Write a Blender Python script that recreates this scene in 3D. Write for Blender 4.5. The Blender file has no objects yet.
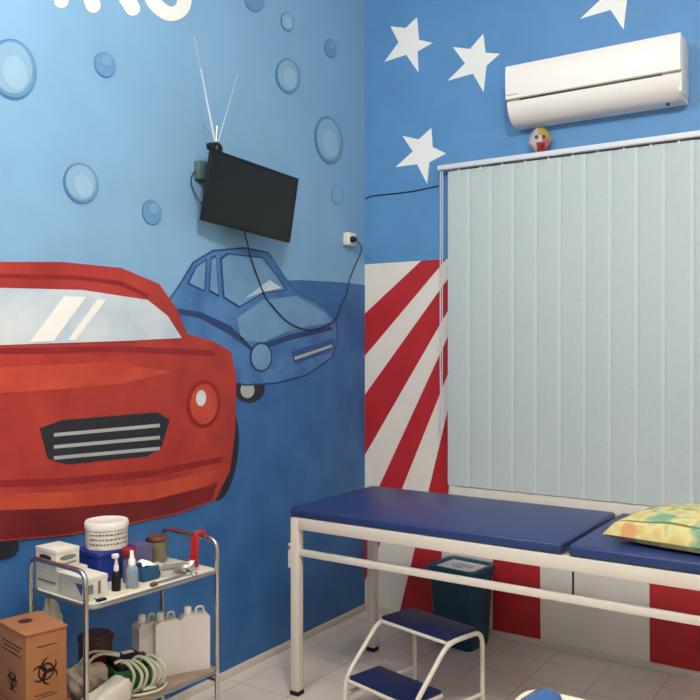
import bpy, bmesh, math, random
from mathutils import Vector, Matrix
from mathutils.geometry import tessellate_polygon
random.seed(7)
PI = math.pi
SC = bpy.context.scene
COL = SC.collection

# ------------------------------------------------------------------ survey of the room
FPX = 827.70
YAW, PITCH = 0.5857, -0.0046
CAM = Vector((2.5317, -3.9681, 1.5))
FW = Vector((-math.sin(YAW)*math.cos(PITCH), math.cos(YAW)*math.cos(PITCH), math.sin(PITCH)))
RT = Vector((math.cos(YAW), math.sin(YAW), 0))
UP = RT.cross(FW)
def _on(ax, val, u, v):
    d = FW + RT*((u-350)/FPX) - UP*((v-350)/FPX)
    return CAM + d*((val-CAM[ax])/d[ax])
def L(u, v, x=0.0): return _on(0, x, u, v)      # measured point on the left wall
def B(u, v, y=0.0): return _on(1, y, u, v)      # measured point on the back wall
def Z(u, v, z=0.0): return _on(2, z, u, v)      # measured point at a height

ROOM_X, ROOM_Y, ROOM_Z = 3.7, -5.4, 3.75

# ------------------------------------------------------------------ materials
def srgb(c):
    return tuple(((x/255)/12.92 if x/255 <= .04045 else ((x/255+.055)/1.055)**2.4) for x in c) + (1,)
def mat(name, rgb, rough=.5, metal=0, noise=.0, nscale=8, rgb2=None, bump=0, spec=.5, trans=0, coat=0, ior=1.45, detail=4):
    m = bpy.data.materials.new(name); m.use_nodes = True
    nt = m.node_tree; p = nt.nodes['Principled BSDF']
    p.inputs['Roughness'].default_value = rough
    p.inputs['Metallic'].default_value = metal
    p.inputs['Specular IOR Level'].default_value = spec
    p.inputs['Transmission Weight'].default_value = trans
    p.inputs['Coat Weight'].default_value = coat
    p.inputs['IOR'].default_value = ior
    c = srgb(rgb)
    p.inputs['Base Color'].default_value = c
    if noise or rgb2 or bump:
        tc = nt.nodes.new('ShaderNodeTexCoord')
        n = nt.nodes.new('ShaderNodeTexNoise'); n.inputs['Scale'].default_value = nscale
        n.inputs['Detail'].default_value = detail
        nt.links.new(tc.outputs['Object'], n.inputs['Vector'])
        c2 = srgb(rgb2) if rgb2 else tuple(x*(1-noise) for x in c[:3])+(1,)
        r = nt.nodes.new('ShaderNodeValToRGB')
        r.color_ramp.elements[0].position = .35; r.color_ramp.elements[1].position = .65
        r.color_ramp.elements[0].color = c2; r.color_ramp.elements[1].color = c
        nt.links.new(n.outputs['Fac'], r.inputs['Fac'])
        nt.links.new(r.outputs['Color'], p.inputs['Base Color'])
        if bump:
            b = nt.nodes.new('ShaderNodeBump'); b.inputs['Strength'].default_value = bump
            b.inputs['Distance'].default_value = .01
            nt.links.new(n.outputs['Fac'], b.inputs['Height'])
            nt.links.new(b.outputs['Normal'], p.inputs['Normal'])
    return m

M = {}
M['sky_paint'] = mat('light_blue_mural_paint', (132,177,214), .55, noise=.07, nscale=3, bump=.06)
M['sea_paint'] = mat('deep_blue_mural_paint', (60,114,173), .5, nscale=5, rgb2=(46,99,158), bump=.05)
M['flag_blue'] = mat('flag_blue_wall_paint', (92,148,202), .5, noise=.08, nscale=4, bump=.06)
M['cream_paint'] = mat('off_white_wall_paint', (236,230,222), .5, noise=.04, nscale=6, bump=.05)
M['white_paint'] = mat('white_paint', (245,245,242), .5)
M['red_paint'] = mat('flag_red_wall_paint', (190,40,48), .5, noise=.12, nscale=7)
M['plain_wall'] = mat('plain_beige_wall_paint', (206,196,182), .6)
M['ceiling_paint'] = mat('white_ceiling_paint', (235,235,232), .7)
M['skirting'] = mat('pale_skirting_tile', (222,214,204), .3, noise=.06, nscale=9)
M['car_red'] = mat('red_mural_brushwork', (184,60,48), .5, nscale=5, rgb2=(158,44,40), detail=6)
M['car_orange'] = mat('orange_red_mural_brushwork', (200,78,54), .5, nscale=6, rgb2=(184,60,46), detail=6)
M['car_dark_red'] = mat('dark_red_mural_line', (150,32,36), .5, noise=.2)
M['mural_black'] = mat('black_mural_paint', (38,42,52), .5, noise=.2, nscale=12)
M['mural_glass'] = mat('pale_glass_mural_paint', (214,222,228), .5, nscale=6, rgb2=(186,204,220))
M['mural_grey'] = mat('grey_mural_paint', (176,180,178), .5, noise=.1)
M['car_blue'] = mat('blue_mural_brushwork', (78,130,186), .5, nscale=7, rgb2=(58,104,164), detail=6)
M['car_blue_dark'] = mat('dark_blue_mural_paint', (48,88,148), .5, noise=.15, nscale=9)
M['car_blue_line'] = mat('navy_mural_line', (40,66,116), .5)
M['car_blue_light'] = mat('light_blue_mural_glass', (112,156,198), .5, noise=.12, nscale=8)
M['bub_rim'] = mat('bubble_rim_paint', (74,124,178), .5, noise=.1)
M['bub_mid'] = mat('bubble_mid_paint', (104,152,196), .5, noise=.06)
M['bub_soft'] = mat('bubble_soft_paint', (118,163,203), .5)
M['bub_in'] = mat('bubble_light_paint', (140,178,208), .5, noise=.05)
M['bub_hi'] = mat('bubble_highlight_paint', (152,188,214), .5)
M['bed_white'] = mat('white_enamelled_steel', (228,219,207), .3, noise=.03)
M['vinyl_blue'] = mat('blue_vinyl', (44,62,116), .38, noise=.12, nscale=30, bump=.04)
M['step_vinyl'] = mat('navy_rubber_mat', (22,36,84), .5, noise=.15, nscale=40, bump=.1)
M['rubber'] = mat('black_rubber', (20,20,22), .6)
M['bin_plastic'] = mat('dark_teal_plastic', (12,68,92), .35, noise=.1)
M['bin_rim'] = mat('teal_plastic_rim', (28,88,116), .35)
M['paper'] = mat('white_paper', (248,248,246), .6)
M['ink'] = mat('grey_print_ink', (120,120,124), .6)
M['chrome'] = mat('polished_steel', (200,196,190), .18, metal=1)
M['aerial_rod'] = mat('pale_aluminium', (222,226,232), .4, metal=.3)
M['steel_edge'] = mat('brushed_steel', (176,170,160), .32, metal=1)
M['shelf_white'] = mat('white_shelf_enamel', (226,218,204), .35)
M['shelf_brown'] = mat('dull_brown_steel_shelf', (150,128,112), .4, noise=.1)
M['white_card'] = mat('white_carton', (226,220,206), .6, noise=.05, nscale=20)
M['grey_print'] = mat('grey_carton_print', (120,118,116), .6)
M['blue_print'] = mat('blue_carton_print', (62,92,160), .6)
M['deep_blue_plastic'] = mat('deep_blue_plastic_box', (30,52,140), .4, noise=.15)
M['tub_white'] = mat('white_tub_wrap', (232,222,212), .5, nscale=26, rgb2=(212,200,190))
M['tub_lid'] = mat('white_tub_lid', (238,232,224), .4, noise=.04)
M['clear_plastic'] = mat('clear_bottle_plastic', (190,205,216), .15, trans=.55)
M['pinkish_white'] = mat('pinkish_white_plastic', (232,216,214), .4)
M['black_plastic'] = mat('black_plastic', (16,17,20), .35)
M['red_plastic'] = mat('red_plastic', (190,38,46), .4, noise=.1)
M['dark_red_cap'] = mat('dark_red_cap', (140,16,32), .4)
M['mauve_card'] = mat('grey_mauve_carton', (98,92,136), .6, noise=.08)
M['tissue_blue'] = mat('petrol_blue_carton', (36,88,126), .6, noise=.1)
M['glass'] = mat('jar_glass', (205,196,160), .08, trans=.75)
M['jar_fill'] = mat('brown_jar_contents', (142,122,84), .7, noise=.4, nscale=40)
M['rust_lid'] = mat('rust_brown_lid', (112,72,54), .4, noise=.15)
M['wood_stick'] = mat('pale_wood', (226,206,176), .6, noise=.08)
M['jug'] = mat('milky_plastic_jug', (216,208,204), .45, noise=.05)
M['green_plastic'] = mat('green_plastic', (42,110,74), .45, noise=.15)
M['hose'] = mat('milky_plastic_hose', (188,186,162), .35)
M['cloth_grey'] = mat('grey_brown_cloth', (172,154,132), .8, nscale=20, rgb2=(132,116,98))
M['bag_white'] = mat('white_plastic_bag', (214,204,190), .4, noise=.08)
M['brown_tub'] = mat('dark_brown_plastic', (84,52,38), .5)
M['cardboard'] = mat('brown_cardboard', (158,104,64), .7, noise=.1, nscale=14)
M['cardboard_dark'] = mat('reddish_brown_cardboard', (128,66,46), .7, noise=.1, nscale=14)
M['card_ink'] = mat('dark_brown_print', (58,30,24), .6)
M['tv_black'] = mat('black_tv_screen', (17,22,26), .28)
M['tv_case'] = mat('black_tv_plastic', (15,17,20), .45)
M['ac_white'] = mat('ac_white_plastic', (245,240,235), .3)
M['ac_grey'] = mat('ac_grey_strip', (176,168,164), .4)
M['blind_rail'] = mat('white_aluminium', (226,228,236), .35)
M['slat'] = mat('pale_blind_fabric', (196,209,211), .8, nscale=60, rgb2=(192,205,207))
M['slat_overlap'] = mat('pale_blind_overlap_tint', (204,217,219), .8)  # lighter look of overlapping translucent slats, put into the edge colour
M['cord_white'] = mat('white_cord', (214,214,224), .45)
M['cable'] = mat('dark_cable', (34,40,56), .5)
M['socket'] = mat('white_socket_plastic', (230,226,212), .4)
M['grey_green'] = mat('grey_green_plastic', (74,100,100), .5)
M['mask_white'] = mat('mask_white', (236,226,226), .4)
M['mask_yellow'] = mat('mask_yellow', (224,210,110), .4)
M['mask_red'] = mat('mask_red', (202,70,70), .4)
M['mask_pink'] = mat('mask_pink', (222,150,150), .4)
M['mask_dark'] = mat('mask_dark', (66,40,46), .5)
M['chair_cream'] = mat('cream_tube', (226,212,190), .3)
M['chair_blue'] = mat('glossy_blue_vinyl', (30,84,150), .2)
M['night_glass'] = mat('window_glass', (150,165,175), .05, trans=.6)
M['win_frame'] = mat('aluminium_window_frame', (190,194,198), .35)

# floor tiles: pale ceramic, grout every 0.26 x 0.25 m
def floor_material():
    m = bpy.data.materials.new('glazed_floor_tile'); m.use_nodes = True
    nt = m.node_tree; p = nt.nodes['Principled BSDF']; N = nt.nodes.new; K = nt.links.new
    tc = N('ShaderNodeTexCoord'); sx = N('ShaderNodeSeparateXYZ'); K(tc.outputs['Object'], sx.inputs[0])
    def line(out, off, per):
        a = N('ShaderNodeMath'); a.operation = 'SUBTRACT'; K(out, a.inputs[0]); a.inputs[1].default_value = off
        b = N('ShaderNodeMath'); b.operation = 'PINGPONG'; K(a.outputs[0], b.inputs[0]); b.inputs[1].default_value = per/2
        c = N('ShaderNodeMath'); c.operation = 'LESS_THAN'; K(b.outputs[0], c.inputs[0]); c.inputs[1].default_value = .0035
        return c.outputs[0]
    g = N('ShaderNodeMath'); g.operation = 'MAXIMUM'
    K(line(sx.outputs[0], .355, .262), g.inputs[0]); K(line(sx.outputs[1], -.922, .25), g.inputs[1])
    n = N('ShaderNodeTexNoise'); n.inputs['Scale'].default_value = 5; n.inputs['Detail'].default_value = 6
    K(tc.outputs['Object'], n.inputs['Vector'])
    r = N('ShaderNodeValToRGB'); r.color_ramp.elements[0].position = .3; r.color_ramp.elements[1].position = .7
    r.color_ramp.elements[0].color = srgb((222,208,194)); r.color_ramp.elements[1].color = srgb((230,217,204))
    K(n.outputs['Fac'], r.inputs['Fac'])
    mx = N('ShaderNodeMix'); mx.data_type = 'RGBA'
    K(g.outputs[0], mx.inputs['Factor']); K(r.outputs['Color'], mx.inputs['A']); mx.inputs['B'].default_value = srgb((204,188,172))
    K(mx.outputs['Result'], p.inputs['Base Color'])
    p.inputs['Roughness'].default_value = .22
    return m
M['floor'] = floor_material()

# pillow: soft patchwork print in yellow, green, orange
def pillow_material():
    m = bpy.data.materials.new('printed_pillow_cotton'); m.use_nodes = True
    nt = m.node_tree; p = nt.nodes['Principled BSDF']; N = nt.nodes.new; K = nt.links.new
    tc = N('ShaderNodeTexCoord')
    n1 = N('ShaderNodeTexNoise'); n1.inputs['Scale'].default_value = 12; n1.inputs['Detail'].default_value = 1.5
    n2 = N('ShaderNodeTexNoise'); n2.inputs['Scale'].default_value = 10; n2.inputs['Detail'].default_value = 1
    mp = N('ShaderNodeMapping'); mp.inputs['Location'].default_value = (3.1, 1.7, .4)
    K(tc.outputs['Object'], n1.inputs['Vector']); K(tc.outputs['Object'], mp.inputs['Vector']); K(mp.outputs[0], n2.inputs['Vector'])
    r1 = N('ShaderNodeValToRGB'); e = r1.color_ramp.elements
    e[0].position = .40; e[0].color = srgb((214,192,128)); e[1].position = .62; e[1].color = srgb((132,170,140))
    x = e.new(.50); x.color = srgb((226,214,148))
    K(n1.outputs['Fac'], r1.inputs['Fac'])
    r2 = N('ShaderNodeValToRGB'); r2.color_ramp.elements[0].position = .57; r2.color_ramp.elements[0].color = (0,0,0,1)
    r2.color_ramp.elements[1].position = .64; r2.color_ramp.elements[1].color = (1,1,1,1)
    K(n2.outputs['Fac'], r2.inputs['Fac'])
    mx = N('ShaderNodeMix'); mx.data_type = 'RGBA'; K(r2.outputs['Color'], mx.inputs['Factor'])
    K(r1.outputs['Color'], mx.inputs['A']); mx.inputs['B'].default_value = srgb((222,160,110))
    sx = N('ShaderNodeSeparateXYZ'); K(tc.outputs['Object'], sx.inputs[0])
    a = N('ShaderNodeMath'); a.operation = 'PINGPONG'; K(sx.outputs[1], a.inputs[0]); a.inputs[1].default_value = .09
    b = N('ShaderNodeMath'); b.operation = 'LESS_THAN'; K(a.outputs[0], b.inputs[0]); b.inputs[1].default_value = .004
    m2 = N('ShaderNodeMix'); m2.data_type = 'RGBA'; K(b.outputs[0], m2.inputs['Factor'])
    K(mx.outputs['Result'], m2.inputs['A']); m2.inputs['B'].default_value = srgb((110,128,84))
    K(m2.outputs['Result'], p.inputs['Base Color']); p.inputs['Roughness'].default_value = .85
    return m
M['pillow'] = pillow_material()

# ------------------------------------------------------------------ mesh helpers
def fin(bm, o_smooth=True):
    bmesh.ops.recalc_face_normals(bm, faces=bm.faces)
def obj(name, bm, m, parent=None, loc=(0,0,0), rotz=0, smooth=True, rot=None):
    bmesh.ops.recalc_face_normals(bm, faces=bm.faces)
    me = bpy.data.meshes.new(name); bm.to_mesh(me); bm.free()
    for x in (m if isinstance(m, (list, tuple)) else [m]): me.materials.append(x)
    if smooth:
        for p in me.polygons: p.use_smooth = True
        me.set_sharp_from_angle(angle=math.radians(38))
    o = bpy.data.objects.new(name, me); COL.objects.link(o)
    o.location = loc; o.rotation_euler = rot if rot else (0,0,rotz)
    if parent: o.parent = parent
    return o
def thing(name, label, cat, loc=(0,0,0), rotz=0, group=None, rot=None):
    o = bpy.data.objects.new(name, None); COL.objects.link(o)
    o.empty_display_size = .1
    o.location = loc; o.rotation_euler = rot if rot else (0,0,rotz)
    return tag(o, label, cat, group)
def tag(o, label, cat, group=None):
    o['label'] = label; o['category'] = cat
    if group: o['group'] = group
    return o
def struct(o, label=None):
    o['kind'] = 'structure'
    if label: o['label'] = label
    return o
def lab(o, label):
    o['label'] = label; return o
def dup(root, loc, rotz, label):
    r = root.copy(); COL.objects.link(r); r.location = loc; r.rotation_euler = (0,0,rotz); r['label'] = label
    for ch in list(root.children):
        c = ch.copy(); COL.objects.link(c); c.parent = r
        for g in list(ch.children):
            d = g.copy(); COL.objects.link(d); d.parent = c
    return r

def box(bm, x0, x1, y0, y1, z0, z1, bev=0, seg=2, mi=0, mtx=None):
    vs = [bm.verts.new((x,y,z)) for x in (x0,x1) for y in (y0,y1) for z in (z0,z1)]
    idx = [(0,1,3,2),(4,6,7,5),(0,4,5,1),(2,3,7,6),(0,2,6,4),(1,5,7,3)]
    fs = [bm.faces.new([vs[i] for i in q]) for q in idx]
    for f_ in fs: f_.material_index = mi
    if bev:
        es = list({e for f_ in fs for e in f_.edges})
        r = bmesh.ops.bevel(bm, geom=es, offset=bev, segments=seg, profile=.5, affect='EDGES')
        for f_ in r['faces']: f_.material_index = mi
        vs = list({v for f_ in bm.faces if f_.is_valid for v in f_.verts if v in r['verts']} | {v for v in vs if v.is_valid})
    if mtx is not None:
        bmesh.ops.transform(bm, matrix=mtx, verts=vs)
    return vs
def BX(*a, **k):
    bm = bmesh.new(); box(bm, *a, **k); return bm
def fillet(pts, r, n=6):
    pts = [Vector(p) for p in pts]; out = [pts[0]]
    for i in range(1, len(pts)-1):
        a, b, c = pts[i-1], pts[i], pts[i+1]
        d1 = (a-b); d2 = (c-b); rr = min(r, d1.length*.49, d2.length*.49)
        p, q = b+d1.normalized()*rr, b+d2.normalized()*rr
        for k in range(n+1):
            t = k/n; out.append((1-t)**2*p + 2*t*(1-t)*b + t*t*q)
    out.append(pts[-1]); return out
def smooth_path(pts, n=8):
    pts = [Vector(p) for p in pts]; out = []
    P = [2*pts[0]-pts[1]] + pts + [2*pts[-1]-pts[-2]]
    for i in range(1, len(P)-2):
        for k in range(n):
            t = k/n; a, b, c, d = P[i-1], P[i], P[i+1], P[i+2]
            out.append(.5*((2*b)+(c-a)*t+(2*a-5*b+4*c-d)*t*t+(3*b-a-3*c+d)*t**3))
    out.append(pts[-1]); return out
def tube(bm, pts, r, seg=12, mi=0, closed=False, square=False):
    pts = [Vector(p) for p in pts]; n = len(pts)
    rings = []; prev = None
    for i, p in enumerate(pts):
        if closed: t = (pts[(i+1) % n]-pts[i-1]).normalized()
        else: t = (pts[min(i+1, n-1)]-pts[max(i-1, 0)]).normalized()
        if prev is None:
            a = Vector((0,0,1)) if abs(t.z) < .9 else Vector((1,0,0))
            u = t.cross(a).normalized()
        else:
            u = (prev - t*prev.dot(t))
            u = u.normalized() if u.length > 1e-6 else t.orthogonal().normalized()
        prev = u; w = t.cross(u)
        rr = r[i] if isinstance(r, (list, tuple)) else r
        rings.append([bm.verts.new(p + (u*math.cos(2*PI*k/seg)+w*math.sin(2*PI*k/seg))*rr) for k in range(seg)])
    m = n if closed else n-1
    for i in range(m):
        A, Bq = rings[i], rings[(i+1) % n]
        for k in range(seg):
            f_ = bm.faces.new((A[k], A[(k+1) % seg], Bq[(k+1) % seg], Bq[k])); f_.material_index = mi
    if not closed:
        for R_ in (rings[0], rings[-1]):
            f_ = bm.faces.new(R_); f_.material_index = mi
def TB(pts, r, **k):
    bm = bmesh.new(); tube(bm, pts, r, **k); return bm
def lathe(bm, prof, c=(0,0,0), seg=28, mi=0):
    c = Vector(c); rings = []
    for r, z in prof:
        if r < 1e-5: rings.append([bm.verts.new(c+Vector((0,0,z)))])
        else: rings.append([bm.verts.new(c+Vector((r*math.cos(2*PI*k/seg), r*math.sin(2*PI*k/seg), z))) for k in range(seg)])
    for a, b in zip(rings, rings[1:]):
        for k in range(seg):
            q = [a[k % len(a)], a[(k+1) % len(a)], b[(k+1) % len(b)], b[k % len(b)]]
            q2 = []
            for v in q:
                if v not in q2: q2.append(v)
            if len(q2) > 2:
                f_ = bm.faces.new(q2); f_.material_index = mi
def LT(prof, c=(0,0,0), **k):
    bm = bmesh.new(); lathe(bm, prof, c, **k); return bm
def prism(bm, pts, d, mi=0):
    """flat polygon pts (3-D) thickened along d"""
    d = Vector(d); a = [bm.verts.new(Vector(p)) for p in pts]; b = [bm.verts.new(Vector(p)+d) for p in pts]
    P3 = [Vector(p) for p in pts]
    tris = tessellate_polygon([P3]) if len(pts) > 4 or d.length < .01 else None
    for q in (a, b):
        for t in (tris or [tuple(range(len(pts)))]):
            f_ = bm.faces.new([q[i] for i in t]); f_.material_index = mi
    for i in range(len(pts)):
        j = (i+1) % len(pts)
        f_ = bm.faces.new((a[i], a[j], b[j], b[i])); f_.material_index = mi
def PR(pts, d, mi=0):
    bm = bmesh.new(); prism(bm, pts, d, mi); return bm
def extrude_x(prof, x0, x1, mi=0, bm=None):
    bm = bm or bmesh.new()
    prism(bm, [Vector((x0, y, z)) for y, z in prof], (x1-x0, 0, 0), mi); return bm
def rbox(bm, x0, x1, y0, y1, z0, z1, rc, bev=.004, mi=0, n=5):
    """box with rounded vertical corners and soft top/bottom edges"""
    pts = []
    for cx, cy, a0 in ((x1-rc,y1-rc,0),(x0+rc,y1-rc,PI/2),(x0+rc,y0+rc,PI),(x1-rc,y0+rc,1.5*PI)):
        for k in range(n+1):
            a = a0 + PI/2*k/n; pts.append((cx+rc*math.cos(a), cy+rc*math.sin(a)))
    cxm, cym = (x0+x1)/2, (y0+y1)/2
    def ring(z, ins):
        out = []
        for x, y in pts:
            out.append(bm.verts.new((cxm+(x-cxm)*(1-2*ins/(x1-x0)), cym+(y-cym)*(1-2*ins/(y1-y0)), z)))
        return out
    R_ = [ring(z0, bev), ring(z0+bev*.3, bev*.3), ring(z0+bev, 0), ring(z1-bev, 0), ring(z1-bev*.3, bev*.3), ring(z1, bev)]
    for a, b in zip(R_, R_[1:]):
        for k in range(len(a)):
            f_ = bm.faces.new((a[k], a[(k+1) % len(a)], b[(k+1) % len(a)], b[k])); f_.material_index = mi
    for r in (R_[0], R_[-1]):
        f_ = bm.faces.new(r); f_.material_index = mi
def RB(*a, **k):
    bm = bmesh.new(); rbox(bm, *a, **k); return bm
def crumple(bm, amt, seed=1):
    rnd = random.Random(seed)
    for v in bm.verts:
        v.co += Vector((rnd.uniform(-1,1), rnd.uniform(-1,1), rnd.uniform(-1,1)))*amt

# ------------------------------------------------------------------ room shell
ZB = 1.965                      # height where the blue half of the back wall starts
WX0, WX1, WZ0, WZ1 = .575, 2.42, .775, 2.43     # window opening
struct(obj('floor', BX(0, ROOM_X, ROOM_Y, 0, -.1, 0), M['floor']))
struct(obj('ceiling', BX(0, ROOM_X, ROOM_Y, 0, ROOM_Z, ROOM_Z+.1), M['ceiling_paint']))
struct(obj('wall_right', BX(ROOM_X, ROOM_X+.15, ROOM_Y, .2, -.1, ROOM_Z+.1), M['plain_wall']))
struct(obj('wall_front', BX(-.15, ROOM_X+.15, ROOM_Y-.15, ROOM_Y, -.1, ROOM_Z+.1), M['plain_wall']))

# left wall with its painted sea; the water line rises behind the cars
bm = bmesh.new(); box(bm, -.15, 0, ROOM_Y, .2, -.1, ROOM_Z+.1)
wall_l = struct(obj('wall_left', bm, M['sky_paint']), 'light blue left wall painted with a cartoon mural')
def MP(pts, k): return [L(u, v)+Vector((.0006*k, 0, 0)) for u, v in pts]       # a painted shape, layer k
TH = Vector((.0006, 0, 0))
def spline(pts, closed=True, n=6):
    out = []; N_ = len(pts)
    for i in range(N_):
        a, b, c, d = [Vector(pts[j % N_]) for j in (i-1, i, i+1, i+2)]
        for k in range(n):
            t = k/n
            out.append(tuple(.5*((2*b)+(c-a)*t+(2*a-5*b+4*c-d)*t*t+(3*b-a-3*c+d)*t**3)))
    return out
sea_top = [L(*q) for q in [(364.6,285),(350,283),(330,281.5),(300,280),(270,281),(240,290),(200,305),(100,330),(0,350)]]
sea = [Vector((.0006, 0, sea_top[0].z))] + [Vector((.0006, p.y, p.z)) for p in sea_top[1:]] + [Vector((.0006, ROOM_Y+.01, 1.45)), Vector((.0006, ROOM_Y+.01, .035)), Vector((.0006, 0, .035))]
obj('painted_sea', PR(sea, TH), M['sea_paint'], wall_l, smooth=False)

# bubbles
def ell(cu, cv, ru, rv, tilt=0, n=28):
    t = math.radians(tilt)
    return [(cu+ru*math.cos(a)*math.cos(t)-rv*math.sin(a)*math.sin(t), cv+ru*math.cos(a)*math.sin(t)+rv*math.sin(a)*math.cos(t)) for a in [2*PI*k/n for k in range(n)]]
for cu, cv, ru, rv, tl_, solid in [(12,69.5,24,31,-12,0),(104.5,65,10.5,13.3,-20,1),(80.5,183.5,17.5,21,-18,0),(151.5,212.5,9.8,13,-10,1),(254,-1,10,13.5,-15,1),(287,22,6.6,9.8,-10,0),(287.6,76.3,12.3,18,-8,0),(330.5,48.5,6.2,10,-8,1),(328.4,140.5,14,24.3,-8,0),(337,195,6.2,10,-5,2)]:
    b_ = bmesh.new()
    if solid == 2:
        prism(b_, MP(ell(cu,cv,ru,rv,tl_), 2), TH, 1); prism(b_, MP(ell(cu,cv,ru*.86,rv*.9,tl_), 4), TH, 4)
    else:
        prism(b_, MP(ell(cu,cv,ru,rv,tl_), 2), TH, 0)
        prism(b_, MP(ell(cu+ru*.03,cv-rv*.02,ru*.93,rv*.94,tl_), 4), TH, 1)
        if not solid:
            prism(b_, MP(ell(cu-ru*.02,cv-rv*.05,ru*.82,rv*.84,tl_), 6), TH, 2)
            prism(b_, MP(ell(cu+ru*.1,cv+rv*.12,ru*.5,rv*.56,tl_), 8), TH, 3)
        else:
            prism(b_, MP(ell(cu+ru*.15,cv-rv*.3,ru*.5,rv*.4,tl_), 6), TH, 4)
    obj('painted_bubble', b_, [M['bub_rim'], M['bub_mid'], M['bub_in'], M['bub_hi'], M['sky_paint'] if solid == 2 else M['bub_soft']], wall_l, smooth=False)

# the lower ends of the white lettering at the top of the wall
def stroke(pts, w):
    pts = [Vector((a, b)) for a, b in pts]; Lf = []; Rt = []
    for i, p in enumerate(pts):
        t = (pts[min(i+1, len(pts)-1)]-pts[max(i-1, 0)]).normalized(); n_ = Vector((-t.y, t.x))
        Lf.append(p+n_*w/2); Rt.append(p-n_*w/2)
    e = pts[-1]; t = (pts[-1]-pts[-2]).normalized(); a0 = math.atan2(t.y, t.x)
    cap = [e+Vector((math.cos(a0+PI/2-PI*k/6), math.sin(a0+PI/2-PI*k/6)))*w/2 for k in range(1, 6)]
    return [tuple(q) for q in Lf+cap+list(reversed(Rt))]
def sp(pts, n=5): return [tuple(p.xy) for p in smooth_path([(a, b, 0) for a, b in pts], n)]
for pts, w in [([(63,-40),(62,-10),(61,1)],14.5), ([(80,-40),(87,-12),(93,5.5)],15), ([(112,-40),(123,-8),(132.5,8.5)],15), ([(148,-40),(148,-12),(156,5),(170,14),(182,8),(184,-8),(178,-22)],14.5)]:
    obj('painted_letter_stroke', PR(MP(stroke(sp(pts), w), 2), TH), M['white_paint'], wall_l, smooth=False)

# a plain painted red car, seen from the front, cut by the left of the picture
red = bmesh.new()
body = [(-70,268),(-20,262),(60,262),(120,268),(158,284),(176,310),(186,334),(214,342),(230,352),(235,378),(234,430),(229,470),(214,500),(176,514),(120,526),(60,536),(0,541),(-70,541)]
prism(red, MP(body, 12), TH, 0)
prism(red, MP([(-70,278),(0,274),(70,275),(120,281),(148,295),(146,298),(118,285),(70,279),(0,278),(-70,282)], 14), TH, 2)
prism(red, MP([(-70,352),(0,348),(120,346),(212,350),(214,356),(120,352),(0,354),(-70,358)], 14), TH, 2)           # bonnet edge
prism(red, MP([(-70,372),(20,366),(110,362),(170,372),(120,384),(20,392),(-70,396)], 14), TH, 1)                # brush light on the bonnet
prism(red, MP([(-70,482),(60,478),(150,470),(222,456),(221,462),(150,477),(60,485),(-70,489)], 14), TH, 2)           # bumper line
prism(red, MP([(-70,496),(60,492),(150,484),(214,470),(206,486),(150,500),(60,508),(-70,512)], 14), TH, 1)
prism(red, MP([(-70,512),(60,508),(150,500),(206,486),(216,482),(210,500),(176,512),(120,524),(60,534),(0,539),(-70,539)], 14), TH, 3)
car_r = obj('painted_red_car', red, [M['car_red'], M['car_orange'], M['car_dark_red'], mat('deep_red_mural_brushwork', (124,32,32), .5, nscale=5, rgb2=(104,26,28))], wall_l, smooth=False)
lab(car_r, 'large painted red car with pale windscreen')
b_ = bmesh.new(); prism(b_, MP(ell(222,455,15,46,8), 9), TH, 0); prism(b_, MP(ell(-2,546,20,14,0), 9), TH, 0)
obj('painted_wheel', b_, M['mural_black'], car_r, smooth=False)
b_ = bmesh.new(); prism(b_, MP([(-70,292),(0,288),(80,290),(146,300),(166,316),(180,338),(120,341),(0,345),(-70,348)], 16), TH, 0)
prism(b_, MP([(62,296),(84,297),(52,341),(28,342)], 18), TH, 1); prism(b_, MP([(96,299),(104,300),(74,340),(66,340)], 18), TH, 1)
obj('painted_windscreen', b_, [M['mural_glass'], M['white_paint']], car_r, smooth=False)
b_ = bmesh.new(); prism(b_, MP([(38,428),(60,420),(156,412),(168,420),(160,446),(146,456),(64,464),(46,458)], 16), TH, 0)
for v0 in (430, 442, 453):
    prism(b_, MP([(52,v0+3),(158,v0-6.5),(158,v0-3),(52,v0+6.5)], 18), TH, 1)
obj('painted_grille', b_, [M['mural_black'], M['mural_grey']], car_r, smooth=False)
b_ = bmesh.new(); prism(b_, MP(ell(202,404,17,24,4), 16), TH, 0); prism(b_, MP(ell(202,404,13.5,20,4), 18), TH, 1); prism(b_, MP(ell(199,398,5,8,4), 20), TH, 2)
obj('painted_headlight', b_, [M['car_dark_red'], M['car_orange'], M['mural_glass']], car_r, smooth=False)

# a plain painted blue saloon behind it
blu = bmesh.new()
bb = [(168,300),(180,282),(192,262),(212,250),(244,247),(268,252),(284,276),(294,290),(322,306),(336,320),(338,340),(332,358),(306,376),(276,384),(244,386),(214,376),(190,352),(172,330)]
prism(blu, MP(bb, 5), TH, 1)
prism(blu, MP([(cu+(252-cu)*.015, cv+(318-cv)*.025) for cu, cv in bb], 7), TH, 0)
prism(blu, MP([(236,318),(262,300),(296,296),(326,314),(330,322),(290,330),(262,342),(240,340)], 9), TH, 2)          # bonnet, paler brushwork
prism(blu, MP([(174,308),(200,312),(230,326),(250,346),(252,352),(228,334),(198,318),(174,314)], 9), TH, 1)           # side crease
prism(blu, MP([(254,346),(290,334),(330,326),(332,330),(290,340),(257,351)], 10), TH, 1)
car_b = obj('painted_blue_car', blu, [M['car_blue'], M['car_blue_line'], M['car_blue_light']], wall_l, smooth=False)
lab(car_b, 'smaller painted blue saloon car under the television')
b_ = bmesh.new()
for q in ([(186,284),(195,266),(206,259),(204,292)], [(208,292),(210,257),(215,255),(218,297)]):
    prism(b_, MP(q, 9), TH, 1); c0 = (sum(a for a, _ in q)/4, sum(b for _, b in q)/4)
    prism(b_, MP([(a+(c0[0]-a)*.18, c+(c0[1]-c)*.12) for a, c in q], 11), TH, 0)
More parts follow.
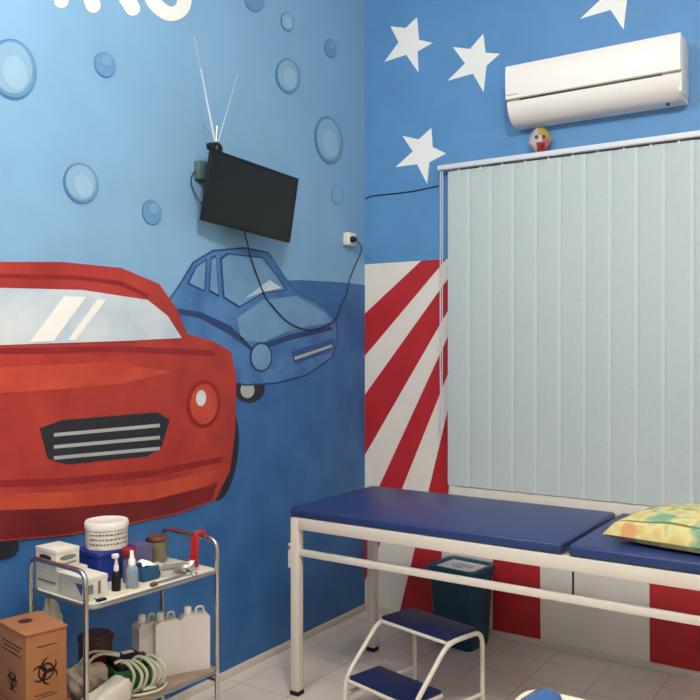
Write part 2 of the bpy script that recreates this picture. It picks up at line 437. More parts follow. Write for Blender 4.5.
q = [(222,298),(219,258),(226,253),(262,257),(277,276),(286,290),(262,294),(238,308)]
prism(b_, MP(q, 9), TH, 1); prism(b_, MP([(a+(248-a)*.06, c+(278-c)*.07) for a, c in q], 11), TH, 0)
prism(b_, MP([(244,298),(268,280),(280,288),(262,292)], 13), TH, 2)
obj('painted_window', b_, [M['car_blue_light'], M['car_blue_line'], M['mural_glass']], car_b, smooth=False)
b_ = bmesh.new(); prism(b_, MP([(290,352),(332,338),(333,346),(328,352),(294,364)], 10), TH, 0)
prism(b_, MP([(293,357),(331,344.5),(331,347),(294,360)], 12), TH, 1)
obj('painted_grille', b_, [M['car_blue_dark'], M['mural_grey']], car_b, smooth=False)
b_ = bmesh.new(); prism(b_, MP(ell(260,357,11.5,15,0), 10), TH, 0); prism(b_, MP(ell(260,357,9.6,13,0), 12), TH, 1)
obj('painted_headlight', b_, [M['car_blue_line'], M['car_blue_light']], car_b, smooth=False)
b_ = bmesh.new(); prism(b_, MP(ell(249,388,15.5,15,0), 3), TH, 0); prism(b_, MP(ell(247,390,7,8,0), 4.2), TH, 1)
obj('painted_wheel', b_, [M['mural_black'], M['mural_grey']], car_b, smooth=False)

# back wall, off-white below and blue above, with the window opening
bm = bmesh.new()
for x0, x1, z0, z1, mi in [(0,WX0,-.1,ZB,0),(0,WX0,ZB,ROOM_Z+.1,1),(WX1,ROOM_X,-.1,ZB,0),(WX1,ROOM_X,ZB,ROOM_Z+.1,1),(WX0,WX1,-.1,WZ0,0),(WX0,WX1,WZ1,ROOM_Z+.1,1)]:
    box(bm, x0, x1, 0, .2, z0, z1, mi=mi)
wall_b = struct(obj('wall_back', bm, [M['cream_paint'], M['flag_blue']]), 'back wall painted blue with stars above red and white stripes')
def FP(pts, k=1): return [Vector((x, -.0006*k, z)) for x, z in pts]
TB_ = Vector((0, -.0006, 0))
def star(pts): return obj('painted_star', PR(FP(pts), TB_), M['white_paint'], wall_b, smooth=False)
star([(.339,3.293),(.351,3.166),(.435,3.134),(.342,3.106),(.348,2.988),(.271,3.101),(.13,3.089),(.222,3.18),(.17,3.279),(.267,3.249)])
star([(.73,3.121),(.743,3.02),(.823,3.0),(.748,2.952),(.732,2.819),(.671,2.925),(.524,2.914),(.626,2.987),(.555,3.087),(.654,3.057)])
star([(.427,2.677),(.435,2.573),(.516,2.528),(.415,2.494),(.401,2.379),(.339,2.492),(.204,2.493),(.312,2.566),(.246,2.661),(.348,2.626)])
s4 = [(.73,3.121),(.743,3.02),(.823,3.0),(.748,2.952),(.732,2.819),(.671,2.925),(.524,2.914),(.626,2.987),(.555,3.087),(.654,3.057)]
p4 = B(580, 19); p5 = B(629, 3)
star([(x-.524+p4.x, z-2.914+p4.z) for x, z in s4])
for q in ([(0,1.684),(.365,ZB),(.516,ZB),(0,1.443)], [(0,1.222),(.575,1.919),(.575,1.764),(0,.878)], [(0,.522),(.575,1.646),(.575,1.461),(0,.158)],
          [(.232,.035),(.575,1.344),(.575,1.13),(.452,.035)], [(.785,.035),(.785,.70),(1.037,.70),(1.043,.035)], [(1.571,.035),(1.566,.70),(1.86,.70),(1.86,.035)]):
    obj('painted_red_ray', PR(FP(q), TB_), M['red_paint'], wall_b, smooth=False)

# skirting and sill
struct(obj('baseboard_left', BX(0, .012, ROOM_Y, -.012, 0, .035, bev=.002), M['skirting']))
struct(obj('baseboard_back', BX(0, ROOM_X, -.012, 0, 0, .035, bev=.002), M['skirting']))
struct(obj('trim_1', BX(.553, 2.46, -.034, .10, .705, .764, bev=.003), M['cream_paint']), 'white painted window sill')

# window behind the blind
win = struct(bpy.data.objects.new('window_1', None)); COL.objects.link(win); win.location = (WX0, .1, WZ0)
bm = bmesh.new(); W_, H_ = WX1-WX0, WZ1-WZ0
for x0, x1, z0, z1 in [(0,.05,0,H_),(W_-.05,W_,0,H_),(.05,W_-.05,0,.05),(.05,W_-.05,H_-.05,H_),(W_/2-.03,W_/2+.03,.05,H_-.05)]:
    box(bm, x0, x1, -.02, .04, z0, z1, bev=.002)
obj('window_frame', bm, M['win_frame'], win)
for x0, x1 in ((.05, W_/2-.03), (W_/2+.03, W_-.05)):
    obj('window_pane', BX(x0, x1, .008, .014, .05, H_-.05), M['night_glass'], win)

# ------------------------------------------------------------------ vertical blind
BY = -.040
bl = thing('vertical_blind', 'pale grey-green vertical blind hanging closed over the window', 'blind', (.54, BY, .765))
X1B = 2.46-.54; ZT = 2.455-.765
zr = ZT
obj('head_rail', BX(-.045, X1B+.03, -.025, .03, zr-.026, zr, bev=.004), M['blind_rail'], bl)
for x in (.02, .9, 1.85): obj('rail_bracket', BX(x-.015, x+.015, .028, .041, zr-.03, zr+.004), M['blind_rail'], bl)
SP = .1215; NS = 16
for k in range(NS):
    xc = SP*(k+.5)+.008; a = math.radians(-2.5)
    rot = Matrix.Translation((xc, 0, 0)) @ Matrix.Rotation(a, 4, 'Z')
    b_ = bmesh.new(); hw = .0655
    pr_ = []                                              # slightly cupped fabric strip
    n_ = 8
    for i in range(n_+1):
        t = -1+2*i/n_; pr_.append((t*hw, .0025*t*t))
    top, bot = zr-.034, .002
    f1 = [[b_.verts.new(rot @ Vector((x, y, z))) for x, y in pr_] for z in (bot, bot+.02, top)]
    f2 = [[b_.verts.new(rot @ Vector((x, y+.0012, z))) for x, y in pr_] for z in (bot, bot+.02, top)]
    for r_ in (f1, f2):
        for A_, B2 in zip(r_, r_[1:]):
            for i in range(n_):
                f_ = b_.faces.new((A_[i], A_[i+1], B2[i+1], B2[i])); f_.material_index = 1 if i == n_-1 else 0
    for i in range(n_):
        b_.faces.new((f1[0][i], f2[0][i], f2[0][i+1], f1[0][i+1])); b_.faces.new((f1[-1][i], f1[-1][i+1], f2[-1][i+1], f2[-1][i]))
    for i in (0, n_):
        for j in (0, 1): b_.faces.new((f1[j][i], f1[j+1][i], f2[j+1][i], f2[j][i]))
    sl = obj('slat', b_, [M['slat'], M['slat_overlap']], bl)
    b_ = bmesh.new(); box(b_, -hw, hw, -.0012, .0002, bot, bot+.012, mtx=rot @ Matrix.Translation((0,.0035,0)))
    b2 = bmesh.new(); tube(b2, [rot @ Vector((0, .002, zr-.045)), rot @ Vector((0, .002, zr-.026))], .0045, seg=8)
    obj('carrier', b2, M['white_paint'], sl); b_.free()
b_ = TB([(-.034,-.008,zr-.028),(-.034,-.010,.62),(-.030,-.008,.36)], .0032, seg=6); tube(b_, [(-.022,-.008,zr-.028),(-.022,-.010,.62),(-.026,-.008,.36)], .0032, seg=6)
cd = lab(obj('pull_cord', b_, M['cord_white'], bl), 'looped white pull cord')
obj('cord_weight', LT([(0,.36),(.007,.355),(.009,.31),(.006,.27),(0,.268)], (-.028,-.008,0), seg=12), M['cord_white'], cd)
# the small mask on the rail
mk = thing('mask_ornament', 'small red, white and yellow carnival mask propped on the blind rail', 'ornament', (B(540,150,BY-.008).x, BY-.008, 2.4552), rotz=.35)
MH = .118
b_ = bmesh.new(); n1, n2 = 14, 18; rows = []
for i in range(n1+1):
    t = i/n1; z = MH*t; w = .054*math.sin(PI*(.10+.83*t))**.6*(1 if t > .3 else .72+.93*t)
    rows.append([b_.verts.new((w*math.cos(PI*j/n2), -.034*math.sin(PI*j/n2)*math.sin(PI*(.14+.75*t))**.7, z)) for j in range(n2+1)])
for a, b in zip(rows, rows[1:]):
    for j in range(n2):
        b_.faces.new((a[j], a[j+1], b[j+1], b[j]))
bmesh.ops.solidify(b_, geom=b_.faces[:], thickness=.003)
for f_ in b_.faces:
    c = f_.calc_center_median()
    f_.material_index = 1 if c.z > .074-.5*c.x and c.x > -.012 else (2 if c.z < .046 and abs(c.x-.004) < .020 else (3 if c.x > .012 and c.z < .07 else 0))
mb = obj('mask_face', b_, [M['mask_white'], M['mask_yellow'], M['mask_red'], M['mask_pink']], mk)
for sx in (-.016, .018):
    obj('eye_opening', LT([(0,-.003),(.010,-.002),(.010,.002),(0,.003)], seg=14), M['mask_dark'], mk, loc=(sx, -.0315, .068), rot=(PI/2, 0, 0))
obj('mouth_opening', LT([(0,-.003),(.012,-.002),(.012,.002),(0,.003)], seg=14), M['mask_dark'], mk, loc=(.004, -.027, .028), rot=(PI/2+.25, 0, 0))
b_ = TB(smooth_path([(.036,-.008,.055),(.048,-.012,.062),(.054,-.010,.058)], 4), .006, seg=8)
obj('mask_ribbon', b_, M['mask_pink'], mk)
obj('mask_ribbon', TB(smooth_path([(-.036,-.008,.055),(-.046,-.012,.050),(-.05,-.01,.04)], 4), .006, seg=8), M['mask_pink'], mk)

# ------------------------------------------------------------------ air conditioner
ax0, ax1 = B(505.5,66,-.175).x, B(680.5,31,-.175).x
az0, az1 = 2.592, B(505.5,66,-.175).z
ac = thing('air_conditioner', 'white split air conditioner on the blue wall above the blind', 'air conditioner', (ax0, 0, az0))
AW, AH = ax1-ax0, az1-az0
def arc_pts(p, q, bulge, n=8):
    p, q = Vector(p), Vector(q); m = (q-p); nrm = Vector((m.y, -m.x))
    return [tuple(p+m*k/n+nrm*bulge*4*(k/n)*(1-k/n)) for k in range(n+1)]
case = [(0,0),(-.085,0)] + arc_pts((-.095,.002), (-.170,.098), -.16) + [(-.158,.104),(-.158,AH-.008),(-.15,AH),(0,AH)]
obj('case', extrude_x(case, 0.006, AW-.004), M['ac_white'], ac)
zs = .114
fp = [(-.159,zs)] + arc_pts((-.172,zs), (-.175,AH-.01), -.03, 6) + [(-.168,AH-.002),(-.159,AH-.001)]
pan = obj('front_panel', extrude_x(fp, 0, AW), M['ac_white'], ac)
lv = [(-.160,.094)] + [(y-.0012, z) for y, z in arc_pts((-.095,.002), (-.170,.098), -.16)][::-1][:8] + [(-.118,.030)]
obj('air_louver', extrude_x(lv, .075, AW-.085), M['ac_white'], ac)
obj('air_slot', BX(.07, AW-.08, -.1712, -.15, .0985, .1065), M['black_plastic'], ac, smooth=False)
obj('chrome_strip', BX(0.0, AW, -.1735, -.15, .108, .114), M['ac_grey'], ac, smooth=False)
b_ = bmesh.new()
for k in range(7): box(b_, .006+k*.0085, .012+k*.0085, -.1745, -.173, .128, .1345)
lab(obj('badge', b_, M['ac_grey'], ac, smooth=False), 'tiny grey maker badge at the lower left')
obj('side_cap', BX(AW-.014, AW+.002, -.155, -.004, .02, AH-.012, bev=.004), M['ac_white'], ac)
obj('drain_knob', LT([(0,-.012),(.008,-.01),(.008,.008),(0,.008)], (AW-.075,-.07,0), seg=12), M['black_plastic'], ac)

# cable on the back wall
tag(obj('wall_cable', TB(smooth_path([(.004,-.004,-.012),(.06,-.0035,0),(.2,-.0035,-.002),(.33,-.0035,.0),(.475,-.0035,.012)], 6), .0032, seg=6), M['cable'], None, loc=(0, 0, 2.348)),
    'thin dark cable running level across the blue wall to the blind', 'cable')

# ------------------------------------------------------------------ television
TVQ = (-1.10, 2.17, -.127, .103, -.089, .545)
def tv_frame(cx):
    ty, tz, ya, ti, ro, W = TVQ
    n = Vector((math.cos(ya)*math.cos(ti), math.sin(ya)*math.cos(ti), -math.sin(ti)))
    h = Vector((-math.sin(ya), math.cos(ya), 0)); v = n.cross(h)
    return n, h*math.cos(ro)+v*math.sin(ro), -h*math.sin(ro)+v*math.cos(ro)
tvn, tvh, tvv = tv_frame(0)
# distance line of the measured centre: 0.15 m from the wall -> (-1.157, 2.156), width .534
TVC = Vector((.135, -1.131, 2.159)); TVW = .524; TVH = TVW*.58
rotm = Matrix((tvh, tvv, tvn)).transposed()
tv = thing('television', 'black flat television tilted on the blue wall above the painted blue car', 'television', TVC, rot=rotm.to_euler())
HW, HH = TVW/2, TVH/2
b_ = bmesh.new(); box(b_, -HW, HW, -HH, HH, -.028, -.004, bev=.006); box(b_, -HW*.62, HW*.62, -HH*.7, HH*.6, -.05, -.02, bev=.01)
obj('casing', b_, M['tv_case'], tv)
b_ = bmesh.new(); t = .012
for x0, x1, y0, y1 in [(-HW,HW,HH-t,HH),(-HW,HW,-HH,-HH+.02),(-HW,-HW+t,-HH+.02,HH-t),(HW-t,HW,-HH+.02,HH-t)]: box(b_, x0, x1, y0, y1, -.006, 0, bev=.0015)
obj('bezel', b_, M['tv_case'], tv)
obj('screen', BX(-HW+t, HW-t, -HH+.02, HH-t, -.006, -.002), M['tv_black'], tv, smooth=False)
inv = (Matrix.Translation(TVC) @ rotm.to_4x4()).inverted()
wp = inv @ Vector((0.002, TVC.y, TVC.z))
b_ = bmesh.new(); tube(b_, [wp, Vector((0,0,-.045))], .016, seg=12)
box(b_, -.06, .06, -.06, .06, -.056, -.048)
m4 = inv @ Matrix.Translation((0.006, TVC.y, TVC.z))
box(b_, -.005, .005, -.05, .05, -.09, .09, mtx=m4)
obj('wall_bracket', b_, M['tv_case'], tv)
# aerial standing on the television's top corner
tl_c = TVC - tvh*(HW-.035) + tvv*HH
an = thing('indoor_aerial', 'indoor aerial with telescopic rods on top of the television', 'aerial', tl_c + tvn*-.022 + Vector((0,0,.006)))
ab = LT([(0,-.012),(.026,-.010),(.030,0),(.026,.016),(.014,.03),(0,.034)], seg=20); 
obj('aerial_base', ab, M['black_plastic'], an)
b_ = bmesh.new(); box(b_, -.016, .02, -.045, -.01, -.006, .022, bev=.006); obj('base_clip', b_, M['black_plastic'], an)
W0 = an.location
def rodend(u, v, x): return L(u, v, x) - W0
x0_ = W0.x
for (u, v, ra, rb) in [(194.5,38,.0017,.0008), (201.5,70,.0034,.0014), (237,76,.0016,.0009)]:
    e = rodend(u, v, x0_); s = Vector((0, (u-212)*.0004, .026))
    b_ = TB([s, s.lerp(e, .45), s.lerp(e, .46), e], [ra, ra, rb*1.2, rb], seg=8)
    b2 = b_; lathe(b2, [(0,-.004),(rb*2.2,-.003),(rb*2.2,.003),(0,.004)], e, seg=8)
    obj('telescopic_rod', b2, M['aerial_rod'], an)
b_ = bmesh.new()
for du, v in ((-5,124),(8,126)):
    e = rodend(209+du, v, x0_); tube(b_, [Vector((0,0,.026)), e], .0014, seg=6)
obj('rod_spring', b_, M['chrome'], an)
# small adapter hanging behind the left edge of the television
ap = L(203, 171, .05)
ad = obj('adapter', BX(-.016, .016, -.03, .03, -.04, .04, bev=.006), M['grey_green'], None, loc=L(201.5, 171, .018) )
tag(ad, 'grey-green adapter box on the wall beside the left edge of the television', 'adapter')
cl = [L(*q, .012) for q in [(201,181),(195,172),(191.5,178),(192,186),(196,195),(201,204)]]
cl[-1] = L(203, 206, .04)
tag(obj('aerial_lead', TB(smooth_path(cl, 6), .0028, seg=6), M['cable']), 'thin black lead looping out at the left edge of the television', 'cable')

# socket, plug and the mains lead of the television
sp_ = L(346.5, 239.5)
sk = thing('wall_socket', 'white surface socket on the blue wall near the corner', 'socket', (0, sp_.y, sp_.z))
obj('socket_box', BX(.0013, .040, -.036, .036, -.034, .034, bev=.004), M['socket'], sk)
obj('face_plate', BX(.038, .044, -.031, .031, -.029, .029, bev=.003), M['socket'], sk)
pb = TVC - tvv*HH*.98 - tvn*.022 + tvh*(-.01)
lead = [pb] + [L(u, v, x) for u, v, x in [(248,246,.05),(251,258,.02),(259,281,.012),(265,296,.012),(270,303,.012),(288,322,.012),(309,330,.012),(328,325,.012),(336.5,318,.012),(341,306,.012),(346.5,294,.012),(349.5,280,.012),(355,266,.012),(361.5,250,.02),(359,243,.04),(354.5,240,.052)]]
ld = thing('power_lead', 'black mains lead hanging from the television to the wall socket', 'cable', (.012, lead[8].y, lead[8].z))
off = ld.location
obj('cord', TB([p-off for p in smooth_path(lead, 6)], .0034, seg=8), M['cable'], ld)
pe = Vector((.045, L(351.5,239.5,.045).y, L(351.5,239.5,.045).z))-off
obj('plug', LT([(0,0),(.017,.001),(.018,.012),(.012,.026),(.006,.036),(0,.037)], seg=16), M['black_plastic'], ld, loc=pe, rot=(0, PI/2, 0))

# ------------------------------------------------------------------ examination bed
bx0, byf, byb = .352, -1.146, -.490
bx1 = 2.235
zb, tt = .766, .04
bed = thing('examination_bed', 'white framed examination couch with blue vinyl mattress along the back wall', 'bed', (bx0, byf, 0))
BL, BW = bx1-bx0, byb-byf
def leg(x, y):
    lg = obj('leg', BX(x, x+tt, y, y+tt, .014, zb-.002, bev=.003), M['bed_white'], bed)
    obj('rubber_foot', BX(x-.003, x+tt+.003, y-.003, y+tt+.003, 0, .02, bev=.003), M['rubber'], lg)
for x in (0, BL-tt):
    for y in (0, BW-tt): leg(x, y)
b_ = bmesh.new(); rh = .05
box(b_, tt, BL-tt, 0, .03, zb-rh, zb, bev=.003); box(b_, tt, BL-tt, BW-.03, BW, zb-rh, zb, bev=.003)
box(b_, .003, .033, tt, BW-tt, zb-rh, zb-.001, bev=.003); box(b_, BL-.033, BL-.003, tt, BW-tt, zb-rh, zb-.001, bev=.003)
box(b_, 1.16, 1.19, .03, BW-.03, zb-rh, zb-.001, bev=.003)
obj('bed_frame', b_, M['bed_white'], bed)
obj('side_rail', BX(-.004+tt, BL-tt, .004, .03, .602, .629, bev=.004), M['bed_white'], bed)
br = obj('rail_bracket', BX(-.016, 0, .002, .026, .545, .650, bev=.003), M['bed_white'], bed)
obj('bolt', LT([(0,0),(.008,.001),(.007,.006),(0,.007)], seg=10), M['steel_edge'], br, loc=(-.009, .0035, .634), rot=(PI/2, 0, 0))
obj('stay_rod', TB([(1.575-bx0, .045, .60), (1.575-bx0, .045, zb-.03)], .004, seg=8), M['cable'], bed)
b_ = bmesh.new(); box(b_, 1.575-bx0-.012, 1.575-bx0+.012, .028, .052, .602, .612)
obj('rod_clip', b_, M['bed_white'], bed)
mt = .042
seam = 1.56-bx0
def pad(x0, x1):
    b = bmesh.new(); box(b, x0, x1, .0, BW+.012, zb, zb+mt, bev=.012, seg=4); return b
obj('mattress_section', pad(-.004, seam-.012), M['vinyl_blue'], bed)
obj('headrest_section', pad(seam+.012, BL+.01), M['vinyl_blue'], bed)

# pillow
def pillow(lx, ly, h):
    b = bmesh.new(); n = 26; g = []
    rnd = random.Random(4)
    for s in (1, -1):
        gg = []
        for i in range(n+1):
            row = []
            for j in range(n+1):
                a, c = -1+2*i/n, -1+2*j/n
                e = (max(0, 1-abs(a)**2.6)*max(0, 1-abs(c)**2.6))**.32
                px = a*lx/2*(1-.09*(1-abs(a)**1.5)*0-.06*(c*c)*(0) ) * (1-.07*(1-c*c)*abs(a)**3)
                py = c*ly/2*(1-.07*(1-a*a)*abs(c)**3)
                wv = .006*math.sin(9*a+3*c)*math.sin(7*c-2*a)*e
                z = h*(.26 + s*(.70 if s > 0 else .26)*e) + wv*(1 if s > 0 else 0)
                row.append(b.verts.new((px, py, z)))
            gg.append(row)
        g.append(gg)
    for s, gg in enumerate(g):
        for i in range(n):
            for j in range(n): b.faces.new((gg[i][j], gg[i+1][j], gg[i+1][j+1], gg[i][j+1]))
    bmesh.ops.remove_doubles(b, verts=b.verts, dist=.0004)
    return b
tag(obj('pillow', pillow(.62, .44, .125), M['pillow'], None, loc=(2.005, -.885, zb+mt-.0005), rotz=-.16), 'yellow patterned pillow lying on the head end of the examination couch', 'pillow')

# ------------------------------------------------------------------ two-step stool
sa = math.radians(-14)
O = Z(381, 618, .35); O.z = 0
st = thing('step_stool', 'white tubular two-step stool with navy treads in front of the couch', 'step stool', O, rotz=sa)
SW, SD, SZ = .37, .185, .35
r_ = .0098
def tread(z, y0, y1, x0, x1):
    t = obj('tread', BX(x0, x1, y0, y1, z-.006, z+.010, bev=.004), M['step_vinyl'], st)
    b = bmesh.new()
    for a, c in (((x0,y0),(x1,y0)), ((x0,y1),(x1,y1)), ((x0,y0),(x0,y1)), ((x1,y0),(x1,y1))):
        tube(b, [Vector((*a, z-.012)), Vector((*c, z-.012))], .008, seg=8)
    obj('tread_frame', b, M['bed_white'], t)
for x in (-.004, SW+.004):
    pts = [(x, SD+.028, .012), (x, SD+.024, SZ-.008), (x, -.005, SZ-.008), (x, -.198, .150), (x, -.206, .012)]
    obj('side_tube', TB(fillet(pts, .055), r_, seg=12), M['bed_white'], st)
    for y, in ((SD+.028,), (-.206,)):
        obj('rubber_foot', LT([(0,0),(.016,.001),(.0165,.02),(.0125,.03),(0,.03)], (x, y, 0), seg=14), M['rubber'], st)
    obj('cross_tube', TB([(x, -.202, .085), (x, SD+.026, .085)], .009, seg=10), M['bed_white'], st)
tread(SZ, 0, SD, 0.004, SW-.004)
tread(.15, -.192, -.022, .012, SW-.012)

# ------------------------------------------------------------------ waste bin
wb = thing('waste_bin', 'dark teal plastic bin with a papered lid under the couch', 'bin', (.690, -.172, 0), rotz=-.10)
b_ = bmesh.new()
def rr(x, y, rc, z, n=4):
    out = []
    for cx, cy, a0 in ((x-rc,y-rc,0),(-x+rc,y-rc,PI/2),(-x+rc,-y+rc,PI),(x-rc,-y+rc,1.5*PI)):
        for k in range(n+1):
            a = a0+PI/2*k/n; out.append(b_.verts.new((cx+rc*math.cos(a), cy+rc*math.sin(a), z)))
    return out
rings = [rr(.108,.092,.03,0), rr(.112,.096,.03,.01), rr(.128,.112,.03,.355), rr(.118,.102,.03,.355), rr(.10,.085,.03,.02)]
for a, c in zip(rings, rings[1:]):
    for k in range(len(a)): b_.faces.new((a[k], a[(k+1) % len(a)], c[(k+1) % len(a)], c[k]))
b_.faces.new(rings[0]); b_.faces.new(rings[-1])
obj('bin_body', b_, M['bin_plastic'], wb)
b_ = bmesh.new()
rings = [rr(.134,.118,.034,.345), rr(.138,.122,.036,.350), rr(.140,.124,.036,.392), rr(.134,.118,.034,.400), rr(.118,.102,.028,.398), rr(.112,.096,.026,.386), rr(.10,.085,.026,.386)]
for a, c in zip(rings, rings[1:]):
    for k in range(len(a)): b_.faces.new((a[k], a[(k+1) % len(a)], c[(k+1) % len(a)], c[k]))
b_.faces.new(rings[0]); b_.faces.new(rings[-1])
ld_ = obj('bin_lid', b_, M['bin_rim'], wb)
pl = lab(obj('paper_label', BX(-.106, .106, -.090, .090, .3865, .3885, bev=.0006), M['paper'], ld_), 'white paper label with grey print')
b_ = bmesh.new(); rnd = random.Random(3)
for y, x0, x1 in ((.03,-.04,.05),(.0,-.055,.06),(-.03,-.03,.03)):
    x = x0
    while x < x1:
        w = rnd.uniform(.006,.014); box(b_, x, x+w, y-.006, y+.006, .3886, .3892); x += w+.005
obj('label_print', b_, M['ink'], pl, smooth=False)
obj('handle_tab', BX(.139, .147, -.02, .02, .32, .372, bev=.003), M['bin_rim'], wb)

# ------------------------------------------------------------------ trolley
TA = math.radians(-3.806)
TC = Vector((.329, -2.025, 0))
tr = thing('instrument_trolley', 'chrome two-shelf instrument trolley against the left wall', 'trolley', TC, rotz=TA)
tw, tlh, rt = .15, .273, .0085
def TP(w, l, z): return Vector((TC.x + w*math.cos(TA) - l*math.sin(TA), TC.y + w*math.sin(TA) + l*math.cos(TA), z))
for l in (-tlh, tlh):
    ef = obj('end_frame', TB(fillet([(tw,l,.06),(tw,l,0.808),(-tw,l,0.808),(-tw,l,.06)], .045), rt, seg=14), M['chrome'], tr)
    obj('cross_tube', TB([(tw,l,.30),(-tw,l,.30)], .006, seg=8), M['chrome'], ef)
    for w in (tw, -tw):
        b_ = bmesh.new(); tube(b_, [(w,l-.011,.026),(w,l+.011,.026)], .026, seg=20)
        c_ = obj('caster', b_, M['rubber'], tr)
        b2 = bmesh.new(); box(b2, w-.012, w+.012, l-.017, l-.013, .02, .062); box(b2, w-.012, w+.012, l+.013, l+.017, .02, .062); box(b2, w-.012, w+.012, l-.017, l+.017, .056, .064)
        obj('caster_fork', b2, M['steel_edge'], c_)
def shelf(z, m):
    s = obj('shelf', RB(-tw+.006, tw+.012, -tlh+.006, tlh-.006, z-.012, z, .03, bev=.003), m, tr)
    b = bmesh.new()
    w0, w1, l0, l1 = -tw+.006, tw+.014, -tlh+.006, tlh-.006
    lp = []
    rc = .032
    for cx, cy, a0 in ((w1-rc,l1-rc,0),(w0+rc,l1-rc,PI/2),(w0+rc,l0+rc,PI),(w1-rc,l0+rc,1.5*PI)):
        for k in range(6): a = a0+PI/2*k/5; lp.append((cx+rc*math.cos(a), cy+rc*math.sin(a), z-.008))
    tube(b, lp, .0075, seg=8, closed=True)
    obj('shelf_rim', b, M['steel_edge'], s)
ZS, ZL = .706, .352
shelf(ZS, M['shelf_white']); shelf(ZL, M['shelf_brown'])

def TL(u, v, z):
    p = Z(u, v, z)-TC; return (p.x*math.cos(TA)+p.y*math.sin(TA), -p.x*math.sin(TA)+p.y*math.cos(TA))
def on_shelf(name, label, cat, w, l, z, rz=0, group=None):
    return thing(name, label, cat, TP(w, l, z), TA+rz, group)
def carton(name, label, w0, w1, l0, l1, z, h, m, extra=None, rz=0, group=None):
    t = on_shelf(name, label, 'box', (w0+w1)/2, (l0+l1)/2, z, rz, group)
    a, c = (w1-w0)/2, (l1-l0)/2
    obj('carton_body', BX(-a, a, -c, c, 0, h-.004, bev=.0015), m, t)
    obj('carton_lid', BX(-a-.001, a+.001, -c-.001, c+.001, h-.016, h, bev=.0015), m, t)
    return t, a, c
cg = 'white cartons on the trolley'
tA, a, c = carton('supply_carton', 'white carton with a blue triangle at the front left corner of the trolley', -.008, .120, -.258, -.172, ZS, .072, M['white_card'], group=cg)
def tri(t, pts, d, m, nm='print_mark'): return obj(nm, PR(pts, d), m, t, smooth=False)
tri(tA, [(a-.045,-c-.002,.054),(a-.006,-c-.002,.054),(a-.010,-c-.002,.018)], (0,-.0006,0), M['blue_print'])
tri(tA, [(a+.002,-.028,.05),(a+.002,-.012,.05),(a+.002,-.012,.02),(a+.002,-.028,.02)], (.0006,0,0), M['grey_print'])
tri(tA, [(a+.002,.006,.056),(a+.002,.016,.056),(a+.002,.016,.016),(a+.002,.006,.016)], (.0006,0,0), M['grey_print'])
tri(tA, [(-.03,-.012,.0722),(.0,-.012,.0722),(.0,.004,.0722),(-.03,.004,.0722)], (0,0,.0006), M['blue_print'])
tB, a, c = carton('supply_carton', 'plain white carton at the back left of the trolley, under another', -.146, -.018, -.258, -.15, ZS, .072, M['white_card'], group=cg)
tri(tB, [(-.05,-c-.002,.03),(.05,-c-.002,.03),(.05,-c-.002,.036),(-.05,-c-.002,.036)], (0,-.0006,0), M['grey_print'])
tC, a, c = carton('supply_carton', 'white glove carton with a dark oval opening, on top of other cartons', -.136, -.022, -.264, -.178, ZS+.0722, .068, M['white_card'], group=cg)
obj('dispenser_slot', PR([(a+.0015, .030*math.cos(t)+.0, .040+.008*math.sin(t)) for t in [2*PI*k/20 for k in range(20)]], (.0008,0,0)), M['grey_print'], tC, smooth=False)
obj('dispenser_slot', PR([(-.0+.034*math.cos(t), -c-.0015, .040+.008*math.sin(t)) for t in [2*PI*k/20 for k in range(20)]], (0,-.0008,0)), M['mural_black'], tC, smooth=False)
tri(tC, [(a+.0015,-.035,.016),(a+.0015,.03,.020),(a+.0015,.03,.025),(a+.0015,-.035,.021)], (.0006,0,0), M['grey_print'])
# blue box with the white tub
bb_ = on_shelf('storage_box', 'deep blue plastic box under the round white tub', 'box', -.073, -.036, ZS)
obj('box_body', RB(-.066, .066, -.074, .076, 0, .086, .012, bev=.004), M['deep_blue_plastic'], bb_)
obj('box_lid', RB(-.070, .070, -.078, .080, .082, .102, .014, bev=.005), M['deep_blue_plastic'], bb_)
tb_ = on_shelf('cotton_tub', 'round white tub on the blue box', 'tub', -.070, -.036, ZS+.1022)
obj('tub_body', LT([(0,0),(.066,0),(.0695,.004),(.0705,.072),(0,.072)], seg=40), M['tub_white'], tb_)
obj('tub_lid', LT([(0,.068),(.0725,.068),(.0735,.072),(.0735,.088),(.070,.094),(.05,.095),(.047,.093),(0,.092)], seg=40), M['tub_lid'], tb_)
b_ = bmesh.new(); rnd = random.Random(9)
for row, z in enumerate((.052, .036, .02)):
    ang = -1.5
    while ang < .6:
        d = rnd.uniform(.06, .16)
        pts = [(.0712*math.cos(ang+d*k/3), .0712*math.sin(ang+d*k/3), zz) for k in range(4) for zz in ()]
        P = [(.0709, ang+d*k/3) for k in range(4)]
        lo = [b_.verts.new((r*math.cos(t), r*math.sin(t), z)) for r, t in P]; hi = [b_.verts.new((r*math.cos(t), r*math.sin(t), z+.005)) for r, t in P]
        for k in range(3): b_.faces.new((lo[k], lo[k+1], hi[k+1], hi[k]))
        ang += d+.07
bmesh.ops.solidify(b_, geom=b_.faces[:], thickness=-.0006)
obj('tub_print', b_, M['ink'], tb_)
